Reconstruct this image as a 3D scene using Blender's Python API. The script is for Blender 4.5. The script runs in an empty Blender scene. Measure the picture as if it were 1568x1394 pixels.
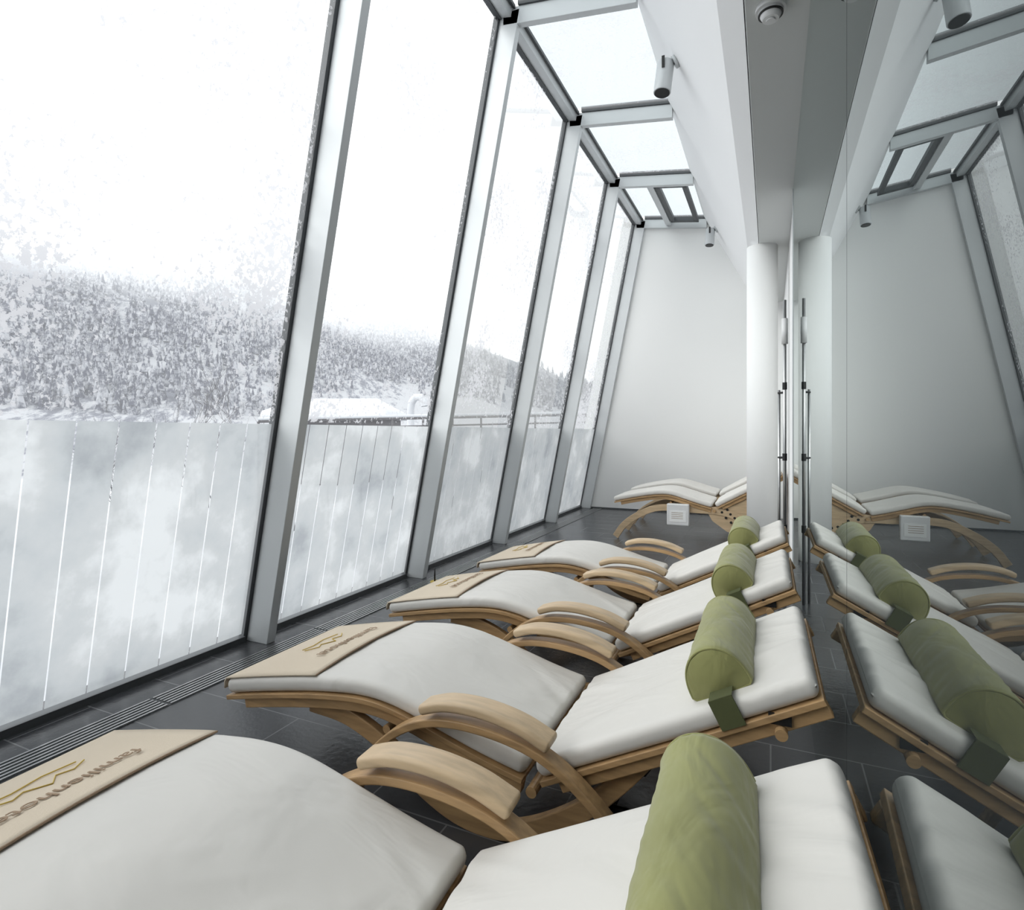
import bpy, bmesh, math, random
from mathutils import Vector, Matrix, noise
random.seed(4)
sc = bpy.context.scene
D = bpy.data

# ------------------------------------------------------------------ materials
def new_mat(name):
    m = D.materials.new(name); m.use_nodes = True
    nt = m.node_tree; nt.nodes.clear()
    out = nt.nodes.new('ShaderNodeOutputMaterial')
    return m, nt, out
def N(nt, t, **kw):
    n = nt.nodes.new(t)
    for k, v in kw.items():
        if k in n.inputs: n.inputs[k].default_value = v
        else: setattr(n, k, v)
    return n
def L(nt, a, b): nt.links.new(a, b)
def ramp(nt, src, stops):
    r = nt.nodes.new('ShaderNodeValToRGB')
    el = r.color_ramp.elements
    while len(el) < len(stops): el.new(0.5)
    for e, (p, c) in zip(el, stops):
        e.position = p; e.color = (c[0], c[1], c[2], 1) if hasattr(c, '__len__') else (c, c, c, 1)
    L(nt, src, r.inputs[0]); return r
def coords(nt, scale=(1, 1, 1)):
    tc = nt.nodes.new('ShaderNodeTexCoord'); mp = nt.nodes.new('ShaderNodeMapping')
    mp.inputs['Scale'].default_value = scale
    L(nt, tc.outputs['Object'], mp.inputs[0]); return mp.outputs[0]

def principled(name, col, rough=0.5, metal=0.0, bump=None, var=None, sheen=0.0, spec=0.5):
    m, nt, out = new_mat(name)
    p = N(nt, 'ShaderNodeBsdfPrincipled')
    p.inputs['Base Color'].default_value = (*col, 1); p.inputs['Roughness'].default_value = rough
    p.inputs['Metallic'].default_value = metal
    p.inputs['Specular IOR Level'].default_value = spec
    if sheen: p.inputs['Sheen Weight'].default_value = sheen
    if var:
        n = N(nt, 'ShaderNodeTexNoise'); n.inputs['Scale'].default_value = var[0]; n.inputs['Detail'].default_value = 4
        L(nt, coords(nt, var[2] if len(var) > 2 else (1, 1, 1)), n.inputs['Vector'])
        k = var[1]
        r = ramp(nt, n.outputs[0], [(0.3, [c*(1-k) for c in col]), (0.7, [min(1, c*(1+k)) for c in col])])
        L(nt, r.outputs[0], p.inputs['Base Color'])
    if bump:
        n = N(nt, 'ShaderNodeTexNoise'); n.inputs['Scale'].default_value = bump[0]; n.inputs['Detail'].default_value = 3
        n.inputs['Distortion'].default_value = bump[3] if len(bump) > 3 else 0
        L(nt, coords(nt, bump[2] if len(bump) > 2 else (1, 1, 1)), n.inputs['Vector'])
        b = N(nt, 'ShaderNodeBump'); b.inputs['Strength'].default_value = bump[1]; b.inputs['Distance'].default_value = 0.02
        L(nt, n.outputs[0], b.inputs['Height']); L(nt, b.outputs[0], p.inputs['Normal'])
    L(nt, p.outputs[0], out.inputs[0]); return m

M_wall = principled('white_plaster', (0.87, 0.87, 0.86), 0.9, bump=(60, 0.03))
M_beam = principled('beam_paint', (0.62, 0.63, 0.62), 0.6)
M_ceil = principled('ceiling_paint', (0.92, 0.92, 0.92), 0.8)
M_alu = principled('aluminium_paint', (0.60, 0.62, 0.63), 0.4, 0.1)
M_gask = principled('gasket', (0.07, 0.075, 0.08), 0.5)
M_steel = principled('steel', (0.55, 0.55, 0.55), 0.3, 0.9)
M_dark = principled('dark_metal', (0.03, 0.03, 0.03), 0.4, 0.5)
M_wood = principled('beech_plywood', (0.45, 0.285, 0.14), 0.4, var=(6, 0.25, (1, 8, 8)))
M_woodl = principled('beech_light', (0.58, 0.43, 0.27), 0.4, var=(6, 0.16, (1, 8, 8)))
M_cush = principled('cushion_leatherette', (0.71, 0.685, 0.645), 0.5, bump=(3.2, 0.6, (1, 1.6, 1), 1.0), spec=0.3)
M_green = principled('green_velvet', (0.285, 0.285, 0.105), 0.85, bump=(5, 0.5, (2.6, 0.9, 1.5), 0.8), var=(5, 0.10), sheen=0.35)
M_olive = principled('olive_strap', (0.09, 0.10, 0.04), 0.9)
M_mat = principled('beige_mat', (0.68, 0.58, 0.455), 0.9, bump=(200, 0.1))
M_ink = principled('brown_print', (0.34, 0.24, 0.16), 0.9)
M_yel = principled('yellow_print', (0.66, 0.48, 0.12), 0.9)
M_plas = principled('white_plastic', (0.75, 0.75, 0.75), 0.4)
M_bark = principled('bark', (0.14, 0.135, 0.14), 0.9)
M_snow = principled('snow', (0.50, 0.51, 0.53), 0.9, var=(0.4, 0.12))

def floor_mat():
    m, nt, out = new_mat('slate_tiles')
    p = N(nt, 'ShaderNodeBsdfPrincipled')
    mp = coords(nt)
    b = N(nt, 'ShaderNodeTexBrick'); b.offset = 0.5
    b.inputs['Scale'].default_value = 1.0
    b.inputs['Brick Width'].default_value = 0.6; b.inputs['Row Height'].default_value = 0.3
    b.inputs['Mortar Size'].default_value = 0.003
    b.inputs['Color1'].default_value = (0.056, 0.057, 0.062, 1); b.inputs['Color2'].default_value = (0.074, 0.075, 0.080, 1)
    b.inputs['Mortar'].default_value = (0.18, 0.18, 0.185, 1)
    L(nt, mp, b.inputs['Vector'])
    n = N(nt, 'ShaderNodeTexNoise'); n.inputs['Scale'].default_value = 40; n.inputs['Detail'].default_value = 6
    L(nt, mp, n.inputs['Vector'])
    bp = N(nt, 'ShaderNodeBump'); bp.inputs['Strength'].default_value = 0.18; bp.inputs['Distance'].default_value = 0.008
    L(nt, n.outputs[0], bp.inputs['Height']); L(nt, bp.outputs[0], p.inputs['Normal'])
    L(nt, b.outputs[0], p.inputs['Base Color']); p.inputs['Roughness'].default_value = 0.26
    L(nt, p.outputs[0], out.inputs[0]); return m
M_floor = floor_mat()

def glass_mat(name, thr, tint=(0.93, 0.96, 0.965), haze=0.0, amt=0.85, lowbias=0.0, roof=False):
    m, nt, out = new_mat(name)
    mp = coords(nt)
    tr = N(nt, 'ShaderNodeBsdfTransparent'); tr.inputs[0].default_value = (*tint, 1)
    gl = N(nt, 'ShaderNodeBsdfGlossy'); gl.inputs['Roughness'].default_value = 0.02
    fr = N(nt, 'ShaderNodeFresnel'); fr.inputs[0].default_value = 1.45
    mu = N(nt, 'ShaderNodeMath', operation='MULTIPLY'); mu.inputs[1].default_value = 0.5
    L(nt, fr.outputs[0], mu.inputs[0])
    mx = N(nt, 'ShaderNodeMixShader'); L(nt, mu.outputs[0], mx.inputs[0]); L(nt, tr.outputs[0], mx.inputs[1]); L(nt, gl.outputs[0], mx.inputs[2])
    n1 = N(nt, 'ShaderNodeTexNoise'); n1.inputs['Scale'].default_value = 34; n1.inputs['Detail'].default_value = 4; n1.inputs['Roughness'].default_value = 0.7
    n2 = N(nt, 'ShaderNodeTexNoise'); n2.inputs['Scale'].default_value = 1.5; n2.inputs['Detail'].default_value = 5; n2.inputs['Roughness'].default_value = 0.6
    L(nt, mp, n1.inputs['Vector']); L(nt, mp, n2.inputs['Vector'])
    add = N(nt, 'ShaderNodeMath', operation='MULTIPLY_ADD'); add.inputs[1].default_value = 0.75
    L(nt, n2.outputs[0], add.inputs[0]); L(nt, n1.outputs[0], add.inputs[2])
    src = add.outputs[0]
    if not roof:
        sx = N(nt, 'ShaderNodeSeparateXYZ'); L(nt, mp, sx.inputs[0])
        mr = N(nt, 'ShaderNodeMapRange'); mr.inputs['From Min'].default_value = 1.3; mr.inputs['From Max'].default_value = 2.9
        mr.inputs['To Min'].default_value = lowbias; mr.inputs['To Max'].default_value = 0
        L(nt, sx.outputs[2], mr.inputs['Value'])
        a2 = N(nt, 'ShaderNodeMath', operation='ADD'); L(nt, src, a2.inputs[0]); L(nt, mr.outputs[0], a2.inputs[1]); src = a2.outputs[0]
    r = ramp(nt, src, [(thr, 0.0), (thr+0.04, amt)])
    fac = r.outputs[0]
    if not roof:
        gt = N(nt, 'ShaderNodeMath', operation='GREATER_THAN'); gt.inputs[1].default_value = 1.26; L(nt, sx.outputs[2], gt.inputs[0])
        mm = N(nt, 'ShaderNodeMath', operation='MULTIPLY'); L(nt, fac, mm.inputs[0]); L(nt, gt.outputs[0], mm.inputs[1]); fac = mm.outputs[0]
    df = N(nt, 'ShaderNodeBsdfTranslucent'); df.inputs[0].default_value = (0.50, 0.51, 0.53, 1)
    d2 = N(nt, 'ShaderNodeBsdfDiffuse'); d2.inputs[0].default_value = (0.60, 0.60, 0.62, 1)
    dm = N(nt, 'ShaderNodeMixShader'); dm.inputs[0].default_value = 0.25; L(nt, df.outputs[0], dm.inputs[1]); L(nt, d2.outputs[0], dm.inputs[2])
    mx2 = N(nt, 'ShaderNodeMixShader')
    if haze:
        mh = N(nt, 'ShaderNodeMath', operation='MAXIMUM'); mh.inputs[1].default_value = haze
        L(nt, fac, mh.inputs[0]); fac = mh.outputs[0]
    L(nt, fac, mx2.inputs[0])
    L(nt, mx.outputs[0], mx2.inputs[1]); L(nt, dm.outputs[0], mx2.inputs[2])
    L(nt, mx2.outputs[0], out.inputs[0]); return m
M_glass = glass_mat('window_glass', 0.99, lowbias=0.03)
M_glass2 = glass_mat('window_glass_snowy', 0.95, lowbias=0.05)
M_roofgl = glass_mat('roof_glass', 0.92, (0.54, 0.60, 0.605), haze=0.35, amt=0.75, roof=True)

def film_mat():
    m, nt, out = new_mat('frosted_film')
    mp = coords(nt)
    n = N(nt, 'ShaderNodeTexNoise'); n.inputs['Scale'].default_value = 2.0; n.inputs['Detail'].default_value = 6; n.inputs['Roughness'].default_value = 0.58
    L(nt, mp, n.inputs['Vector'])
    r = ramp(nt, n.outputs[0], [(0.33, (0.31, 0.325, 0.34)), (0.45, (0.42, 0.435, 0.445)), (0.54, (0.46, 0.47, 0.475)), (0.63, (0.58, 0.59, 0.595))])
    tl = N(nt, 'ShaderNodeBsdfTranslucent'); L(nt, r.outputs[0], tl.inputs[0])
    df = N(nt, 'ShaderNodeBsdfDiffuse'); L(nt, r.outputs[0], df.inputs[0])
    tr = N(nt, 'ShaderNodeBsdfTransparent')
    a = N(nt, 'ShaderNodeMixShader'); a.inputs[0].default_value = 0.2; L(nt, tl.outputs[0], a.inputs[1]); L(nt, df.outputs[0], a.inputs[2])
    b = N(nt, 'ShaderNodeMixShader'); b.inputs[0].default_value = 0.05; L(nt, a.outputs[0], b.inputs[1]); L(nt, tr.outputs[0], b.inputs[2])
    L(nt, b.outputs[0], out.inputs[0]); return m
M_film = film_mat()

def mirror_mat():
    m, nt, out = new_mat('dark_reflective_glass')
    df = N(nt, 'ShaderNodeBsdfDiffuse'); df.inputs[0].default_value = (0.03, 0.034, 0.036, 1)
    gl = N(nt, 'ShaderNodeBsdfGlossy'); gl.inputs['Roughness'].default_value = 0.0; gl.inputs[0].default_value = (0.95, 1, 0.99, 1)
    fr = N(nt, 'ShaderNodeFresnel'); fr.inputs[0].default_value = 1.5
    pw = N(nt, 'ShaderNodeMath', operation='POWER'); pw.inputs[1].default_value = 0.78
    L(nt, fr.outputs[0], pw.inputs[0])
    mx = N(nt, 'ShaderNodeMixShader'); L(nt, pw.outputs[0], mx.inputs[0]); L(nt, df.outputs[0], mx.inputs[1]); L(nt, gl.outputs[0], mx.inputs[2])
    L(nt, mx.outputs[0], out.inputs[0]); return m
M_mirror = mirror_mat()

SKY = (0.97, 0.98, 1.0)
def painted_mist(nt, mp, shader, out):
    """airlight of the low cloud, painted into the surface as emission: thickens with altitude"""
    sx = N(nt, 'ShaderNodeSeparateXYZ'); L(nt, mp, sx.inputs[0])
    em = N(nt, 'ShaderNodeEmission'); em.inputs[0].default_value = (*SKY, 1); em.inputs[1].default_value = 1.0  # sky-coloured glow mixed into the surface to paint the haze
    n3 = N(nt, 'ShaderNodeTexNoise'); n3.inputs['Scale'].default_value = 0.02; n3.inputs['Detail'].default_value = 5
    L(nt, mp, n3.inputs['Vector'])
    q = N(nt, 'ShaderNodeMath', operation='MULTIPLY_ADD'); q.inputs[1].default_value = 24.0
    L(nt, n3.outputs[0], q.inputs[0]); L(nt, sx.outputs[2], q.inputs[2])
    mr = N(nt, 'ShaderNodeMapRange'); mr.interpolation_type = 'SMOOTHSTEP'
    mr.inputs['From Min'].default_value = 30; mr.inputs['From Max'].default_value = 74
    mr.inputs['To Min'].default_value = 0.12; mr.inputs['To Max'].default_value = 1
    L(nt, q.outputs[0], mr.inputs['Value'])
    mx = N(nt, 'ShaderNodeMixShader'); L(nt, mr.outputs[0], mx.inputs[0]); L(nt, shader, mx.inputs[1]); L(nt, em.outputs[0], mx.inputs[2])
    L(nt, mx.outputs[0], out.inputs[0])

def mountain_mat():
    m, nt, out = new_mat('snowy_forest_slope')
    mp = coords(nt)
    sx = N(nt, 'ShaderNodeSeparateXYZ'); L(nt, mp, sx.inputs[0])
    d1 = N(nt, 'ShaderNodeVectorMath', operation='DOT_PRODUCT'); d1.inputs[1].default_value = (0.64, 0.77, 0); L(nt, mp, d1.inputs[0])
    d2 = N(nt, 'ShaderNodeVectorMath', operation='DOT_PRODUCT'); d2.inputs[1].default_value = (-0.077, 0.064, 0); L(nt, mp, d2.inputs[0])
    cb = N(nt, 'ShaderNodeCombineXYZ'); L(nt, d1.outputs['Value'], cb.inputs[0]); L(nt, sx.outputs[2], cb.inputs[1]); L(nt, d2.outputs['Value'], cb.inputs[2])
    n1 = N(nt, 'ShaderNodeTexNoise'); n1.inputs['Scale'].default_value = 0.05; n1.inputs['Detail'].default_value = 6; n1.inputs['Roughness'].default_value = 0.6
    n2 = N(nt, 'ShaderNodeTexNoise'); n2.inputs['Scale'].default_value = 0.8; n2.inputs['Detail'].default_value = 6; n2.inputs['Roughness'].default_value = 0.8
    L(nt, cb.outputs[0], n1.inputs['Vector']); L(nt, cb.outputs[0], n2.inputs['Vector'])
    ma = N(nt, 'ShaderNodeMath', operation='MULTIPLY_ADD'); ma.inputs[1].default_value = 1.1
    L(nt, n2.outputs[0], ma.inputs[0]); L(nt, n1.outputs[0], ma.inputs[2])
    hb = N(nt, 'ShaderNodeMapRange'); hb.inputs['From Min'].default_value = 0; hb.inputs['From Max'].default_value = 36
    hb.inputs['To Min'].default_value = 0.12; hb.inputs['To Max'].default_value = -0.11
    L(nt, sx.outputs[2], hb.inputs['Value'])
    mb = N(nt, 'ShaderNodeMath', operation='ADD'); L(nt, ma.outputs[0], mb.inputs[0]); L(nt, hb.outputs[0], mb.inputs[1])
    mdiv = N(nt, 'ShaderNodeMath', operation='MULTIPLY'); mdiv.inputs[1].default_value = 0.8; L(nt, mb.outputs[0], mdiv.inputs[0])
    r = ramp(nt, mdiv.outputs[0], [(0.76, (0.13, 0.135, 0.16)), (0.83, (0.23, 0.235, 0.26)), (0.88, (0.37, 0.375, 0.39))])
    df = N(nt, 'ShaderNodeBsdfDiffuse'); L(nt, r.outputs[0], df.inputs[0])
    painted_mist(nt, mp, df.outputs[0], out); m.cycles.emission_sampling = 'NONE'; return m
M_mount = mountain_mat()
def tree_mat():
    m, nt, out = new_mat('snow_dusted_conifer')
    mp = coords(nt)
    n = N(nt, 'ShaderNodeTexNoise'); n.inputs['Scale'].default_value = 1.0; n.inputs['Detail'].default_value = 4; n.inputs['Roughness'].default_value = 0.7
    L(nt, mp, n.inputs['Vector'])
    r = ramp(nt, n.outputs[0], [(0.44, (0.08, 0.083, 0.11)), (0.58, (0.38, 0.385, 0.41))])
    df = N(nt, 'ShaderNodeBsdfDiffuse'); L(nt, r.outputs[0], df.inputs[0])
    painted_mist(nt, mp, df.outputs[0], out); m.cycles.emission_sampling = 'NONE'; return m
M_tree = tree_mat()

# ------------------------------------------------------------------ mesh helpers
def link(o): sc.collection.objects.link(o); return o
def empty(name, loc=(0, 0, 0)):
    e = D.objects.new(name, None); e.location = loc; e.empty_display_size = 0.1; return link(e)
def mesh_obj(name, verts, faces, mat, parent=None, smooth=False, bevel=0, seg=2):
    me = D.meshes.new(name); me.from_pydata([tuple(v) for v in verts], [], faces)
    bm = bmesh.new(); bm.from_mesh(me); bmesh.ops.recalc_face_normals(bm, faces=bm.faces); bm.to_mesh(me); bm.free()
    if smooth:
        for p in me.polygons: p.use_smooth = True
    me.materials.append(mat)
    o = link(D.objects.new(name, me))
    if parent: o.parent = parent
    if bevel:
        b = o.modifiers.new('bev', 'BEVEL'); b.width = bevel; b.segments = seg; b.limit_method = 'ANGLE'
    return o
def box_vf(x0, x1, y0, y1, z0, z1):
    v = [(x, y, z) for x in (x0, x1) for y in (y0, y1) for z in (z0, z1)]
    f = [(0, 1, 3, 2), (4, 6, 7, 5), (0, 4, 5, 1), (2, 3, 7, 6), (0, 2, 6, 4), (1, 5, 7, 3)]
    return v, f
def box(name, x0, x1, y0, y1, z0, z1, mat, parent=None, bevel=0):
    v, f = box_vf(x0, x1, y0, y1, z0, z1); return mesh_obj(name, v, f, mat, parent, bevel=bevel)
def prism_y(name, poly, y0, y1, mat, parent=None, bevel=0):
    n = len(poly)
    v = [(x, y0, z) for x, z in poly] + [(x, y1, z) for x, z in poly]
    f = [tuple(range(n)), tuple(range(2*n-1, n-1, -1))] + [(i, (i+1) % n, n+(i+1) % n, n+i) for i in range(n)]
    return mesh_obj(name, v, f, mat, parent, bevel=bevel)
def merge(name, parts, mat, parent=None, **kw):
    V = []; F = []
    for v, f in parts:
        k = len(V); V += list(v); F += [tuple(i+k for i in ff) for ff in f]
    return mesh_obj(name, V, F, mat, parent, **kw)
def cyl_vf(p0, p1, r, n=20, r1=None):
    p0 = Vector(p0); p1 = Vector(p1); d = (p1-p0).normalized(); r1 = r if r1 is None else r1
    a = d.orthogonal().normalized(); b = d.cross(a)
    v = []
    for p, rr in ((p0, r), (p1, r1)):
        for i in range(n):
            t = 2*math.pi*i/n; v.append(p+a*math.cos(t)*rr+b*math.sin(t)*rr)
    f = [tuple(range(n)), tuple(range(2*n-1, n-1, -1))]+[(i, (i+1) % n, n+(i+1) % n, n+i) for i in range(n)]
    return v, f
def cyl(name, p0, p1, r, mat, parent=None, n=24, r1=None, bevel=0):
    v, f = cyl_vf(p0, p1, r, n, r1)
    o = mesh_obj(name, v, f, mat, parent, bevel=bevel)
    for p in o.data.polygons:
        if len(p.vertices) == 4: p.use_smooth = True
    return o
def catmull(pts, per=8):
    P = [Vector((p[0], p[1])) for p in pts]; out = []
    P2 = [P[0]*2-P[1]]+P+[P[-1]*2-P[-2]]
    for i in range(1, len(P2)-2):
        a, b, c, d = P2[i-1], P2[i], P2[i+1], P2[i+2]
        for k in range(per):
            t = k/per
            out.append(0.5*((2*b)+(c-a)*t+(2*a-5*b+4*c-d)*t*t+(3*b-a-3*c+d)*t**3))
    out.append(P[-1]); return out
def normals(path):
    ns = []
    for i in range(len(path)):
        a = path[max(0, i-1)]; b = path[min(len(path)-1, i+1)]
        t = (b-a).normalized(); ns.append(Vector((-t.y, t.x)))
    return ns
def offset(path, d):
    return [p+n*d for p, n in zip(path, normals(path))]
def ribbon_vf(path, v0, v1, t0, t1=None):
    t1 = t0 if t1 is None else t1
    ns = normals(path); V = []; F = []; m = len(path)
    for i, (p, n) in enumerate(zip(path, ns)):
        t = t0+(t1-t0)*i/(m-1)
        up = p+n*t/2; dn = p-n*t/2
        V += [(up.x, v0, up.y), (up.x, v1, up.y), (dn.x, v1, dn.y), (dn.x, v0, dn.y)]
    for i in range(m-1):
        k = 4*i
        for j in range(4): F.append((k+j, k+(j+1) % 4, k+4+(j+1) % 4, k+4+j))
    F += [(0, 1, 2, 3), (4*m-1, 4*m-2, 4*m-3, 4*m-4)]
    return V, F
def pad_vf(path, v0, v1, t, r, puff=0.0, nz=0.0, seed=0):
    s = [0.0]
    for i in range(1, len(path)): s.append(s[-1]+(path[i]-path[i-1]).length)
    Lt = s[-1]
    def at(d):
        for i in range(1, len(s)):
            if d <= s[i]+1e-9:
                k = (d-s[i-1])/(s[i]-s[i-1]); return path[i-1].lerp(path[i], k)
        return path[-1]
    st = [r*(1-math.cos(math.pi/2*i/6)) for i in range(7)]
    n = max(6, int(Lt/0.016)); mid = [r+(Lt-2*r)*i/n for i in range(1, n)]
    st = st+mid+[Lt-x for x in reversed(st)]
    pts = [at(d) for d in st]; ns = normals(pts)
    w = (v1-v0)/2; c = (v0+v1)/2
    V = []; F = []; ring = None
    for d, p, nn in zip(st, pts, ns):
        e = min(d, Lt-d); sh = 0 if e >= r else r-math.sqrt(max(0, r*r-(r-e)**2))
        ww = w-sh*0.8; tt = t/2-sh*(t/2)/r*0.97 if r > t/2 else t/2-sh
        rr = min(r, tt*0.999); loop = []
        NT = 44
        for k in range(5): a = math.pi/2*k/4; loop.append((-(ww-rr)-rr*math.cos(a), (tt-rr)+rr*math.sin(a)))
        for k in range(1, NT): loop.append((-(ww-rr)+2*(ww-rr)*k/NT, tt))
        for k in range(5): a = math.pi/2*(1-k/4); loop.append(((ww-rr)+rr*math.cos(a), (tt-rr)+rr*math.sin(a)))
        for k in range(5): a = math.pi/2*k/4; loop.append(((ww-rr)+rr*math.cos(a), -(tt-rr)-rr*math.sin(a)))
        for k in range(5): a = math.pi/2*(1-k/4); loop.append((-(ww-rr)-rr*math.cos(a), -(tt-rr)-rr*math.sin(a)))
        if ring is None: ring = len(loop)
        for lv, ln in loop:
            h = ln
            if ln > 0:
                fade = max(0, 1-(lv/w)**2)*min(1, e/0.12)
                h += puff*fade
                if nz:
                    h += nz*fade**0.5*noise.noise(Vector((p.x*4+seed*7, lv*5, seed)))
                    fo = max(0, 1-e/0.30)*max(0, 1-abs(lv/w)**6)
                    h += 0.008*fo*noise.noise(Vector((p.x*3, lv*20+p.x*11*math.copysign(1, lv), seed+9)))
                    q = noise.noise(Vector(((p.x+lv*.8)*2.2, (p.x-lv)*9, seed+3)))
                    h += 0.006*fade**0.5*max(0, 1-abs(q)*7)*max(0, noise.noise(Vector((p.x*3, lv*3, seed+20)))+0.1)
            V.append((p.x+nn.x*h, c+lv, p.y+nn.y*h))
    m = len(pts)
    for i in range(m-1):
        for j in range(ring):
            F.append((i*ring+j, i*ring+(j+1) % ring, (i+1)*ring+(j+1) % ring, (i+1)*ring+j))
    F += [tuple(range(ring)), tuple(range(m*ring-1, (m-1)*ring-1, -1))]
    return V, F

# ------------------------------------------------------------------ room shell
Y0, Y1 = -2.36, 8.70
MX = 0.15
LEAN = 0.197; GX = -2.76
ZT = 4.47
def gx(z): return GX+LEAN*z

box('floor', -2.95, 0.5, Y0, Y1+0.2, -0.12, 0.0, M_floor)
prism_y('wall_end', [(-2.95, 0), (0.5, 0), (0.5, 4.3), (-0.85, 4.36), (-2.07, 4.53)], Y1+0.03, Y1+0.2, M_wall)
prism_y('wall_rear', [(-2.95, 0), (0.5, 0), (0.5, 4.3), (-0.85, 4.36), (-2.07, 4.53)], Y0-0.2, Y0, M_wall)
prism_y('trim_1', [(-2.60, 0.004), (0.1, 0.004), (0.1, 0.02), (-2.60, 0.02)], Y1+0.018, Y1+0.029, M_gask)

prism_y('ceiling', [(-0.88, 4.33), (-0.215, 3.08), (-0.105, 2.992), (-0.09, 3.2), (0.5, 3.2), (0.5, 4.36), (-0.86, 4.36)], Y0, Y1+0.03, M_ceil)
prism_y('ceiling_beam', [(-0.10, 2.985), (0.30, 2.985), (0.30, 3.2), (-0.088, 3.2)], Y0, 8.6, M_beam, bevel=0.004)

wp = empty('wall_right')
seams = [Y0, -0.6, 1.42, 4.66]
for i in range(3):
    box('glass_panel_%d' % (i+1), MX, MX+0.012, seams[i]+0.0025, seams[i+1]-0.0025, 0.0, 2.985, M_mirror, wp)
box('partition_backing', MX+0.013, MX+0.1, Y0, 4.66, 0, 2.98, M_dark, wp)
box('partition_return', MX+0.01, MX+0.2, 4.68, Y1+0.03, 0, 2.98, M_wall, wp)
box('partition_edge_frame', MX-0.004, MX+0.03, 4.64, 4.70, 0, 2.98, M_alu, wp)

col = cyl('round_column', (-0.075, 6.0, 0), (-0.075, 6.0, 2.985), 0.138, M_wall, n=64)

MY = [Y0, -0.78, 0.80, 2.38, 3.96, 5.54, 7.12, 8.70]
for i in range(len(MY)):
    y = MY[i]
    wn = empty('window_%d' % (i+1))
    wd = 0.03 if i < len(MY)-1 else 0.028
    V = []
    for z in (0.0, 4.40):
        V += [(gx(z)+0.012, y-wd, z), (gx(z)+0.17, y-wd, z), (gx(z)+0.17, y+wd, z), (gx(z)+0.012, y+wd, z)]
    F = [(0, 1, 2, 3), (7, 6, 5, 4)]+[(j, (j+1) % 4, 4+(j+1) % 4, 4+j) for j in range(4)]
    mesh_obj('mullion', V, F, M_alu, wn, bevel=0.003)
    V = []
    for z in (0.0, 4.46):
        V += [(gx(z)-0.03, y-0.055, z), (gx(z)+0.011, y-0.055, z), (gx(z)+0.011, y+0.045, z), (gx(z)-0.03, y+0.045, z)]
    mesh_obj('gasket', V, F, M_gask, wn)
    zr = lambda x: 4.47-0.137*(x+1.87)
    xs0, xs1 = gx(4.4)+0.03, -0.845
    prism_y('roof_transom', [(xs0, zr(xs0)-0.03), (xs1, zr(xs1)-0.03), (xs1, zr(xs1)-0.16), (xs0+0.0, zr(xs0)-0.16)], y-wd, y+wd, M_alu, wn, bevel=0.003)
    prism_y('roof_gasket', [(xs0+.13, zr(xs0+.13)+0.02), (xs1, zr(xs1)+0.02), (xs1, zr(xs1)-0.029), (xs0+.13, zr(xs0+.13)-0.029)], y-0.045, y+0.045, M_gask, wn)
    if i < len(MY)-1:
        ya, yb = y+0.046, MY[i+1]-0.056
        gm = M_glass2 if i >= 5 else M_glass
        z0, z1 = 0.03, ZT
        mesh_obj('pane', [(gx(z0), ya, z0), (gx(z0), yb, z0), (gx(z1), yb, z1), (gx(z1), ya, z1)], [(0, 1, 2, 3)], gm, wn)
        prism_y('bottom_rail', [(gx(0)-0.03, 0), (gx(0)+0.035, 0), (gx(0)+0.035, 0.035), (gx(0)-0.03, 0.035)], ya, yb, M_gask, wn)
        prism_y('eave_rail', [(gx(4.4), 4.37), (gx(4.4)+0.10, 4.35), (gx(4.4)+0.115, 4.43), (gx(4.4)+0.01, 4.45)], ya-0.01, yb+0.02, M_alu, wn)
        prism_y('eave_gasket', [(gx(4.4)-0.02, 4.355), (gx(4.4)+0.02, 4.355), (gx(4.4)+0.0, 4.5), (gx(4.4)-0.04, 4.5)], ya-0.01, yb+0.02, M_gask, wn)
        prism_y('eave_gasket_roof', [(gx(4.4)+0.118, 4.405), (gx(4.4)+0.138, 4.402), (gx(4.4)+0.138, 4.43), (gx(4.4)+0.118, 4.43)], ya-0.01, yb+0.02, M_gask, wn)
        mesh_obj('roof_pane', [(-1.87, ya, zr(-1.87)), (-0.86, ya, zr(-0.86)), (-0.86, yb, zr(-0.86)), (-1.87, yb, zr(-1.87))], [(0, 1, 2, 3)], M_roofgl, wn)
        parts = []; pitch = (yb-ya-0.02)/9; z0, z1 = 0.05, 1.245
        for k in range(9):
            a = ya+0.01+k*pitch+0.0028; b = a+pitch-0.0056
            parts.append(([(gx(z0)+0.006, a, z0), (gx(z0)+0.006, b, z0), (gx(z1)+0.006, b, z1), (gx(z1)+0.006, a, z1)], [(0, 1, 2, 3)]))
        merge('frosted_film', parts, M_film, wn)

rv = empty('roof_vent_window')
zz = lambda x: 4.47-0.137*(x+1.87)
def rbar(x0, x1, y0, y1, d0=0.03, d1=0.13, m=M_alu):
    prism_y('frame_bar', [(x0, zz(x0)-d0), (x1, zz(x1)-d0), (x1, zz(x1)-d1), (x0, zz(x0)-d1)], y0, y1, m, rv, bevel=0.003)
rbar(-1.42, -1.34, 7.16, 8.66)
rbar(-1.33, -0.95, 7.22, 7.29, 0.06, 0.12, M_gask); rbar(-1.33, -0.95, 8.50, 8.57, 0.06, 0.12, M_gask)
rbar(-1.33, -1.27, 7.22, 8.57, 0.06, 0.12, M_gask); rbar(-1.0, -0.94, 7.22, 8.57, 0.06, 0.12, M_gask)

dg = empty('floor_drain_grate')
box('channel', -2.535, -2.40, Y0+0.01, Y1, 0.0, 0.0025, M_gask, dg)
parts = []
for k in range(6):
    x = -2.53+k*0.0235
    for j in range(11):
        y = Y0+0.02+j*1.0
        parts.append(box_vf(x, x+0.009, y, min(y+0.985, Y1), 0.0026, 0.007))
merge('bars', parts, M_steel, dg)

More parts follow.
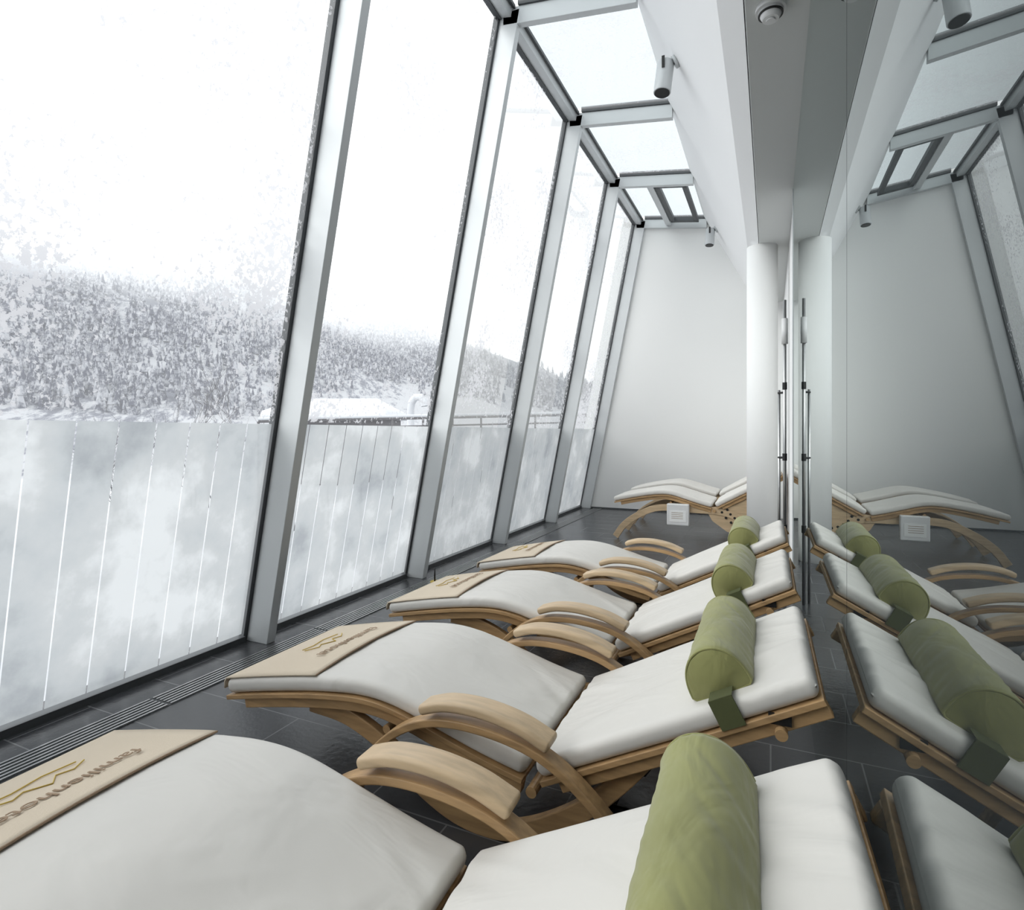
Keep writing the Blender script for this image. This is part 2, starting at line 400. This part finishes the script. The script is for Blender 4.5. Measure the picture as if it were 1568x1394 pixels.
# ------------------------------------------------------------------ spotlights, detector
def spot(loc, aim, s=1.0):
    e = empty('ceiling_spotlight', loc)
    nrm = Vector((-0.883, 0, -0.47)).normalized()
    cyl('base_disc', (0, 0, 0), nrm*0.02*s, 0.045*s, M_alu, e)
    k = nrm*0.09*s
    cyl('arm', nrm*0.015, k, 0.012*s, M_dark, e, 12)
    a = Vector(aim).normalized()
    c = k
    cyl('body', c-a*0.05*s, c+a*0.17*s, 0.06*s, M_alu, e, 32, bevel=0.004)
    cyl('rim', c+a*0.17*s, c+a*0.176*s, 0.052*s, M_dark, e, 32)
    merge('yoke', [cyl_vf(c+Vector((0, -0.066*s, 0)), c+Vector((0, 0.066*s, 0)), 0.01*s, 10),
                   box_vf(k.x-0.01, k.x+0.01, -0.070*s, -0.064*s, k.z-0.02, k.z+0.06*s),
                   box_vf(k.x-0.01, k.x+0.01, 0.064*s, 0.070*s, k.z-0.02, k.z+0.06*s)], M_dark, e)
spot((-0.60, 4.10, 3.80), (-0.10, -0.1, -1))
spot((-0.66, 8.06, 3.92), (-0.05, -0.1, -1))
spot((-0.60, 0.4, 3.80), (-0.10, -0.1, -1))
sd = empty('smoke_detector', (0.0, 2.62, 2.985))
cyl('base', (0, 0, 0), (0, 0, -0.02), 0.06, M_plas, sd, 32)
cyl('body', (0, 0, -0.02), (0, 0, -0.055), 0.05, M_plas, sd, 32, r1=0.032)
cyl('slot_ring', (0, 0, -0.03), (0, 0, -0.036), 0.049, M_dark, sd, 32)
cyl('led', (0, 0, -0.055), (0, 0, -0.062), 0.018, M_plas, sd, 16)

wpz = empty('window_winding_pole', (0.09, 4.44, 0))
cyl('shaft', (0, 0, 0.0), (0, 0, 2.13), 0.011, M_steel, wpz)
cyl('shaft_lower', (-0.035, 0.05, 0.0), (-0.035, 0.05, 1.5), 0.009, M_steel, wpz)
merge('clamps', [cyl_vf((0, 0, z), (0, 0, z+0.05), 0.015, 16) for z in (0.5, 1.0, 1.5, 1.95)] +
      [cyl_vf((-0.04, 0.05, z), (0.005, 0, z), 0.008, 8) for z in (0.52, 1.02, 1.48)], M_dark, wpz)
cyl('handle', (0, 0, 1.82), (0, 0, 2.0), 0.02, M_plas, wpz)

# ------------------------------------------------------------------ loungers
W = 0.62
def xf(path, su=1.0, dz=0.0): return [Vector((p.x*su, p.y+dz)) for p in path]
def lounger(loc, towel=True, bolster=True, tall=False, seed=0, rz=0.0):
    e = empty('relaxation_lounger', loc); e.rotation_euler = (0, 0, rz)
    su, dz = (0.9, 0.17) if tall else (1.0, 0.0)
    fs = xf(catmull([(0, .300), (.20, .342), (.42, .382), (.60, .402), (.74, .392), (.90, .352), (1.05, .312), (1.185, .283)]), su, dz)
    bk = xf(catmull([(1.20, .283), (1.45, .412), (1.70, .541), (1.890, .642)], 6), su, dz)
    th = 0.052
    v, f = pad_vf(offset(fs, -th/2), 0.005, W-0.005, th, 0.020, 0.010, 0.006, seed)
    mesh_obj('seat_cushion', v, f, M_cush, e, smooth=True)
    v, f = pad_vf(offset(bk, -th/2), 0.005, W-0.005, th, 0.020, 0.010, 0.010, seed+3)
    mesh_obj('back_cushion', v, f, M_cush, e, smooth=True)
    d1 = offset(fs, -th-0.010); d2 = offset(bk, -th-0.010)
    merge('deck', [ribbon_vf(d1, 0.0, W, 0.016), ribbon_vf(d2, 0.0, W, 0.016)], M_wood, e, bevel=0.002)
    r1 = offset(fs, -th-0.036)[3:]; r2 = offset(bk, -th-0.034)[1:]
    merge('side_rails', [ribbon_vf(r, a, a+0.028, 0.034) for r in (r1, r2) for a in (0.012, W-0.040)], M_wood, e, bevel=0.003)
    hx = d2[-4]
    merge('cross_bars', [cyl_vf((hx.x, -0.010, hx.y-0.040), (hx.x, W+0.010, hx.y-0.040), 0.014, 20),
                         cyl_vf((1.20*su, 0.0, .200+dz), (1.20*su, W, .200+dz), 0.016, 16),
                         cyl_vf((0.70*su, 0.02, .26+dz), (0.70*su, W-0.02, .26+dz), 0.014, 16)], M_wood, e)
    if not tall:
        smile = catmull([(.36, .265), (.52, .25), (.68, .185), (.82, .085), (.97, .030), (1.13, .040), (1.30, .13), (1.42, .24), (1.54, .385)])
        merge('curved_legs', [ribbon_vf(smile, a, a+0.03, 0.055) for a in (0.045, W-0.075)], M_wood, e, bevel=0.004)
        arch = catmull([(.60, .005), (.65, .15), (.75, .275), (.89, .352), (1.06, .368), (1.24, .335), (1.38, .245), (1.49, .12), (1.55, .006)])
        merge('arm_arches', [ribbon_vf(arch, a, a+0.052, 0.024) for a in (-0.056, W+0.004)], M_wood, e, bevel=0.004)
        pad = catmull([(.875, .392), (.96, .418), (1.07, .422), (1.18, .404), (1.275, .368)])
        for k, a in enumerate((-0.070, W-0.008)):
            v, f = pad_vf(pad, a, a+0.078, 0.030, 0.010)
            mesh_obj('armrest_%d' % (k+1), v, f, M_woodl, e, smooth=True)
        merge('back_hinge', [box_vf(1.33, 1.47, a, a+0.012, .12, .165) for a in (0.085, W-0.097)] +
              [cyl_vf((1.40, 0.05, .15), (1.40, W-0.05, .15), 0.012, 12), cyl_vf((1.45, 0.3, .15), (1.62, 0.3, .41), 0.012, 12)], M_dark, e)
        merge('end_fitting', [box_vf(1.80, 1.85, 0.005, 0.0115, .515, .54)], M_dark, e)
    else:
        arch = catmull([(.02, .02), (.12, .16), (.28, .28), (.50, .37), (.85, .37), (1.2, .35), (1.42, .22), (1.60, .02)])
        merge('curved_legs', [ribbon_vf(arch, a, a+0.035, 0.07) for a in (0.02, W-0.055)], M_woodl, e, bevel=0.004)
        fan = [(0.98, .40), (1.06, .26), (1.20, .16), (1.38, .10), (1.50, .16), (1.60, .56), (1.5, .58), (1.2, .42)]
        for a in (0.03, W-0.06):
            prism_y('adjust_quadrant', [(x, z) for x, z in fan], a, a+0.02, M_woodl, e)
        hol = []
        for t in range(9):
            an = math.radians(195+t*13)
            for rr in (0.24, 0.30):
                x = 1.42+rr*math.cos(an); z = 0.50+rr*math.sin(an)*1.0
                hol.append(cyl_vf((x, 0.018, z), (x, 0.031, z), 0.013, 10))
        merge('peg_holes', hol, M_dark, e)
        box('control_box', 0.60, 0.83, -0.05, 0.018, 0.20, 0.43, M_plas, e, bevel=0.01)
        box('label', 0.63, 0.80, -0.053, -0.051, 0.24, 0.36, M_wall, e)
        merge('label_print', [box_vf(0.65, 0.77, -0.0545, -0.0532, z, z+0.004) for z in (.335, .315, .295, .275)], M_ink, e)
    if towel:
        base = [p for p in fs if p.x <= 0.435]; nb = len(base)
        nn = normals(fs)[:nb]
        rows = []
        NVm = 16
        def hh(k, u):
            lv = -1+2*k/NVm
            return 0.004+0.016*(1-lv*lv)*min(1, u/0.12)
        for i in range(-2, nb):
            row = []
            for k in range(NVm+1):
                y = 0.010+(W-0.020)*k/NVm
                if i < 0:
                    row.append((-0.008, y, base[0].y-0.004-(0.030 if i == -2 else 0.006)))
                else:
                    h = hh(k, base[i].x); row.append((base[i].x+nn[i].x*h, y, base[i].y+nn[i].y*h))
            rows.append(row)
        V = [q for r_ in rows for q in r_]; R = len(rows); C = NVm+1; F = []
        for i in range(R-1):
            for k in range(NVm): F.append((i*C+k, i*C+k+1, (i+1)*C+k+1, (i+1)*C+k))
        o = mesh_obj('foot_mat', V, F, M_mat, e, smooth=True)
        so_ = o.modifiers.new('sol', 'SOLIDIFY'); so_.thickness = 0.005; so_.offset = 0
        hem = D.curves.new('mat_hem', 'CURVE'); hem.dimensions = '3D'; hem.bevel_depth = 0.003
        sp = hem.splines.new('POLY'); sp.points.add(NVm)
        for k, q in enumerate(rows[-1]): sp.points[k].co = (*q, 1)
        hem.materials.append(M_ink); ho = link(D.objects.new('mat_hem', hem)); ho.parent = e
        cu = D.curves.new('print_text', 'FONT'); cu.body = 'familienhotel'; cu.size = 0.062; cu.extrude = 0.0006; cu.align_x = 'CENTER'
        cu.materials.append(M_ink)
        t = link(D.objects.new('print_text', cu)); t.parent = e
        al = math.atan2(0.382-0.342, 0.22)
        xd = Vector((0, -1, 0)); yd = Vector((math.cos(al), 0, math.sin(al))); zd = xd.cross(yd)
        t.matrix_local = Matrix.Translation((0.29, W/2, 0.385)) @ Matrix((xd, yd, zd)).transposed().to_4x4()
        cu2 = D.curves.new('print_logo', 'CURVE'); cu2.dimensions = '3D'; cu2.bevel_depth = 0.0018
        for off, pts in ((0, [(-.10, 0), (-.06, .03), (-.03, .01), (.0, .055), (.04, .015), (.07, .035), (.11, 0)]), (1, [(-.09, -.015), (-.02, -.03), (.05, -.012), (.1, -.02)])):
            sp = cu2.splines.new('POLY'); sp.points.add(len(pts)-1)
            for k, (a, b) in enumerate(pts): sp.points[k].co = (a, b, 0, 1)
        cu2.materials.append(M_yel)
        t2 = link(D.objects.new('print_logo', cu2)); t2.parent = e
        t2.matrix_local = Matrix.Translation((0.19, W/2, 0.3655)) @ Matrix((xd, yd, zd)).transposed().to_4x4()
    if bolster:
        p = Vector((1.70, .541)); tdir = (bk[-1]-bk[0]).normalized(); nn = Vector((-tdir.y, tdir.x))
        base = p+nn*0.012
        R, Hh = 0.082, 0.108
        prof = []
        for k in range(33):
            a = math.pi*k/32; ca = math.cos(a); sa = math.sin(a)
            prof.append((R*ca, Hh*sa**0.85))
        prof += [(-R*0.9, -0.008), (-R*0.3, -0.012), (R*0.3, -0.012), (R*0.9, -0.008)]
        n = len(prof); V = []; F = []
        y0, y1 = 0.055, W-0.055
        sts = [(y0, .90), (y0+.006, .965), (y0+.016, 1.0)]+[(y0+.016+(y1-y0-.032)*k/80, 1.0) for k in range(1, 80)]+[(y1-.016, 1.0), (y1-.006, .965), (y1, .90)]
        for y, s in sts:
            for k, (a, b) in enumerate(prof):
                w = 1+(0.030*noise.noise(Vector((y*14+seed, a*8, b*8)))+0.040*noise.noise(Vector((y*36+seed+a*70, a*6, b*12))))*(1 if b > 0 else 0)
                a2 = a*s*w; b2 = (b-0.04)*s*w+0.04
                q = base+tdir*a2+nn*b2; V.append((q.x, y, q.y))
        for i in range(len(sts)-1):
            for j in range(n): F.append((i*n+j, i*n+(j+1) % n, (i+1)*n+(j+1) % n, (i+1)*n+j))
        F += [tuple(range(n)), tuple(range(len(sts)*n-1, (len(sts)-1)*n-1, -1))]
        o = mesh_obj('bolster_pillow', V, F, M_green, e, smooth=True)
        cuv = D.curves.new('bolster_piping', 'CURVE'); cuv.dimensions = '3D'; cuv.bevel_depth = 0.003
        for y in (y0+0.003, y1-0.003):
            sp = cuv.splines.new('POLY'); sp.points.add(n-1); sp.use_cyclic_u = True
            for k, (a, b) in enumerate(prof):
                q = base+tdir*a*.95+nn*((b-.04)*.95+.04); sp.points[k].co = (q.x, y, q.y, 1)
        cuv.materials.append(M_green); po = link(D.objects.new('bolster_piping', cuv)); po.parent = e
        sp = [base+tdir*-0.03, base+tdir*0.03]
        lo = [q-nn*0.068 for q in sp]; up2 = [q+nn*0.004 for q in sp]
        parts = []
        for ya, yb in ((-0.004, 0.002), (W-0.002, W+0.004)):
            parts.append(([(up2[0].x, ya, up2[0].y), (up2[1].x, ya, up2[1].y), (lo[1].x, ya, lo[1].y), (lo[0].x, ya, lo[0].y),
                           (up2[0].x, yb, up2[0].y), (up2[1].x, yb, up2[1].y), (lo[1].x, yb, lo[1].y), (lo[0].x, yb, lo[0].y)],
                          [(0, 1, 2, 3), (7, 6, 5, 4), (0, 1, 5, 4), (1, 2, 6, 5), (2, 3, 7, 6), (3, 0, 4, 7)]))
        for ya, yb in ((-0.004, 0.08), (W-0.08, W+0.004)):
            parts.append(([(up2[0].x, ya, up2[0].y), (up2[1].x, ya, up2[1].y), (up2[1].x, yb, up2[1].y), (up2[0].x, yb, up2[0].y)], [(0, 1, 2, 3)]))
        merge('bolster_strap', parts, M_olive, e)
    return e
lounger((-1.765, 0.45, 0), seed=1, rz=0.04)
lounger((-1.805, 1.445, 0), seed=2, rz=0.01)
lounger((-1.83, 2.44, 0), seed=3)
lounger((-1.83, 3.45, 0), seed=4)
lounger((-1.62, 6.32, 0), towel=False, bolster=False, tall=True, seed=5)
lounger((-1.66, 7.35, 0), towel=False, bolster=False, tall=True, seed=6)

fb = empty('tea_light_holder', (-2.36, 3.75, 0))
cyl('glass_cup', (0, 0, 0.0), (0, 0, 0.05), 0.028, M_yel, fb, 20, r1=0.035)
cyl('stem', (0, 0, 0.05), (0, 0, 0.15), 0.006, M_dark, fb, 12)

# ------------------------------------------------------------------ exterior
def elev(phi):
    pts = [(-140, .34), (-90, .42), (-66, .44), (-52, .40), (-44, .29), (-30, .165), (-19.5, .095), (-12, .05), (0, .04), (30, .04)]
    for (a, ea), (b, eb) in zip(pts, pts[1:]):
        if a <= phi <= b: return ea+(eb-ea)*(phi-a)/(b-a)
    return .05
def terr(r, phi):
    pr = math.radians(phi)
    g = min(1, max(0, (r-18)/240)); g = g*g*(3-2*g)
    x = math.sin(pr)*r; y = math.cos(pr)*r
    z = -1.2+elev(phi)*min(r, 262)*g+noise.fractal(Vector((x*.02, y*.02, 0)), 1.0, 2.0, 4)*7*g
    z += noise.fractal(Vector((x*.12, y*.12, 3)), 1.0, 2.0, 3)*1.2*g
    return (x, y, z)
V = []; F = []; NA, NR = 190, 60
for i in range(NA):
    phi = -140+170*i/(NA-1)
    for j in range(NR): V.append(terr(18+300*(j/(NR-1))**1.3, phi))
for i in range(NA-1):
    for j in range(NR-1): F.append((i*NR+j, (i+1)*NR+j, (i+1)*NR+j+1, i*NR+j+1))
mountain = mesh_obj('mountain', V, F, M_mount, smooth=True)
V = []; F = []; rnd = random.Random(11); cnt = 0; tries = 0
while cnt < 6500 and tries < 60000:
    tries += 1
    phi = rnd.uniform(-95, -8); r = rnd.uniform(75, 275)
    x, y, z = terr(r, phi)
    if z > 62: continue
    dens = noise.noise(Vector((x*.016, y*.016, 7)))+0.4*noise.noise(Vector((x*.06, y*.06, 2)))
    thr = 0.18 if z < 9 else (0.02 if z < 20 else -0.22)
    if dens < thr+rnd.uniform(-0.15, 0.25): continue
    cnt += 1
    h = rnd.uniform(1.6, 3.8)*(0.7+r/500); w_ = h*rnd.uniform(.16, .26)
    ph = rnd.uniform(0, 6.28)
    for lev, (hz, hw) in enumerate(((0.0, 1.0), (0.45, 0.62))):
        b0 = len(V)
        for q in range(5):
            t = ph+q*2*math.pi/5; V.append((x+math.cos(t)*w_*hw, y+math.sin(t)*w_*hw, z+h*hz-0.2))
        V.append((x, y, z+h*(0.62 if lev == 0 else 1.0)))
        for q in range(5): F.append((b0+q, b0+(q+1) % 5, b0+5))
me = D.meshes.new('conifer_forest'); me.from_pydata(V, [], F); me.materials.append(M_tree)
cf = link(D.objects.new('conifer_forest', me)); cf.parent = mountain
V = []; F = []; n = 50
for i in range(n):
    for j in range(n):
        x = -3.2-40*i/(n-1); y = -30+75*j/(n-1)
        V.append((x, y, -0.9+0.35*noise.noise(Vector((x*.25, y*.25, 1)))))
for i in range(n-1):
    for j in range(n-1): F.append((i*n+j, (i+1)*n+j, (i+1)*n+j+1, i*n+j+1))
mesh_obj('ground_snow', V, F, M_snow, smooth=True)
rl = empty('terrace_railing')
a = Vector((-9.6, 8.5, 0)); b = Vector((-4.2, 13.7, 0)); d = b-a
parts = [cyl_vf(a+Vector((0, 0, 1.42)), b+Vector((0, 0, 1.64)), 0.03, 8), cyl_vf(a+Vector((0, 0, 1.25)), b+Vector((0, 0, 1.45)), 0.02, 8)]
for k in range(12):
    p = a+d*k/11; z = 1.42+.22*k/11
    parts.append(cyl_vf(p+Vector((0, 0, -2.2)), p+Vector((0, 0, z)), 0.025, 8))
merge('rails', parts, M_bark, rl)
merge('snow_cap', [cyl_vf(a+Vector((0, 0, 1.47)), b+Vector((0, 0, 1.69)), 0.035, 8)], M_snow, rl)
ht = empty('snowy_hut', (-17.2, 19.7, -0.9)); ht.rotation_euler = (0, 0, math.radians(24))
box('walls', -2.2, 2.2, -2, 2, 0, 2.65, M_bark, ht)
v = [(-2.6, -2.5, 2.65), (2.6, -2.5, 2.65), (2.6, 2.5, 2.65), (-2.6, 2.5, 2.65), (-2.5, -2.4, 2.95), (2.5, -2.4, 2.95), (2.5, 2.4, 2.95), (-2.5, 2.4, 2.95), (-2.0, 0, 3.6), (1.6, 0, 3.6)]
mesh_obj('snow_roof', v, [(0, 1, 2, 3), (0, 1, 5, 4), (1, 2, 6, 5), (2, 3, 7, 6), (3, 0, 4, 7), (4, 5, 9, 8), (5, 6, 9), (6, 7, 8, 9), (7, 4, 8)],
         principled('roof_snow', (0.55, 0.56, 0.58), 0.9), ht, bevel=0.12)
cp = D.curves.new('vent_pipe', 'CURVE'); cp.dimensions = '3D'; cp.bevel_depth = 0.13
sp = cp.splines.new('POLY'); pp = [(0, 0, -1), (0, 0, 2.0), (.05, 0, 2.25), (.2, 0, 2.42), (.42, 0, 2.42), (.55, 0, 2.28), (.58, 0, 2.1)]
sp.points.add(len(pp)-1)
for k, q in enumerate(pp): sp.points[k].co = (*q, 1)
cp.materials.append(M_snow); o = link(D.objects.new('vent_pipe', cp)); o.location = (-11.5, 16.7, 0)
def shrub(loc, h, seed):
    rnd = random.Random(seed)
    c = D.curves.new('bare_shrub', 'CURVE'); c.dimensions = '3D'; c.bevel_depth = 0.016; c.bevel_resolution = 0
    def br(p, d, l, lev):
        pts = [p]; q = p.copy(); dd = d.copy()
        for k in range(4):
            dd = (dd+Vector((rnd.uniform(-.2, .2), rnd.uniform(-.2, .2), .05))).normalized(); q = q+dd*l/4; pts.append(q.copy())
        s = c.splines.new('POLY'); s.points.add(len(pts)-1)
        for i, w in enumerate(pts): s.points[i].co = (*w, 1); s.points[i].radius = (0.9-0.15*i)/(1+lev)
        if lev < 3:
            for k in range(4 if lev else 3):
                t = rnd.choice(pts[1:]); br(t, (dd+Vector((rnd.uniform(-1, 1), rnd.uniform(-1, 1), rnd.uniform(0, .6)))).normalized(), l*.6, lev+1)
    for k in range(6): br(Vector((rnd.uniform(-.3, .3), rnd.uniform(-.3, .3), 0)), Vector((rnd.uniform(-.4, .4), rnd.uniform(-.4, .4), 1)).normalized(), h*.6, 0)
    c.materials.append(M_bark); o = link(D.objects.new('bare_shrub', c)); o.location = loc
shrub((-14.8, 9.0, -1.0), 2.6, 1)
shrub((-13.9, 10.4, -1.0), 3.6, 2)

# ------------------------------------------------------------------ world, light, camera
w = D.worlds.new('overcast'); sc.world = w; w.use_nodes = True
nt = w.node_tree; bg = nt.nodes['Background']
bg.inputs[0].default_value = (*SKY, 1); bg.inputs[1].default_value = 1.0
def sun(name, frm, e, ang, c=(1, 1, 1)):
    s = D.lights.new(name, 'SUN'); s.energy = e; s.angle = math.radians(ang); s.color = c
    o = link(D.objects.new(name, s)); o.rotation_euler = Vector(frm).to_track_quat('Z', 'Y').to_euler()
sun('fog_fill_sun', (-0.70, -0.66, 0.28), 2.3, 80, (1, 0.98, 0.95))  # added fill sun standing in for bright fog, lifts end wall and ceiling

cam = D.cameras.new('camera'); co = link(D.objects.new('camera', cam)); sc.camera = co
cam.sensor_width = 36; cam.lens = 20.0; cam.clip_start = 0.02; cam.clip_end = 2000
co.location = (0, 0, 1.2); co.rotation_euler = (math.radians(90), 0, math.radians(24.45))
cam.shift_y = -35/1568
sc.view_settings.view_transform = 'Standard'
sc.view_settings.look = 'None'
sc.view_settings.exposure = 0.95
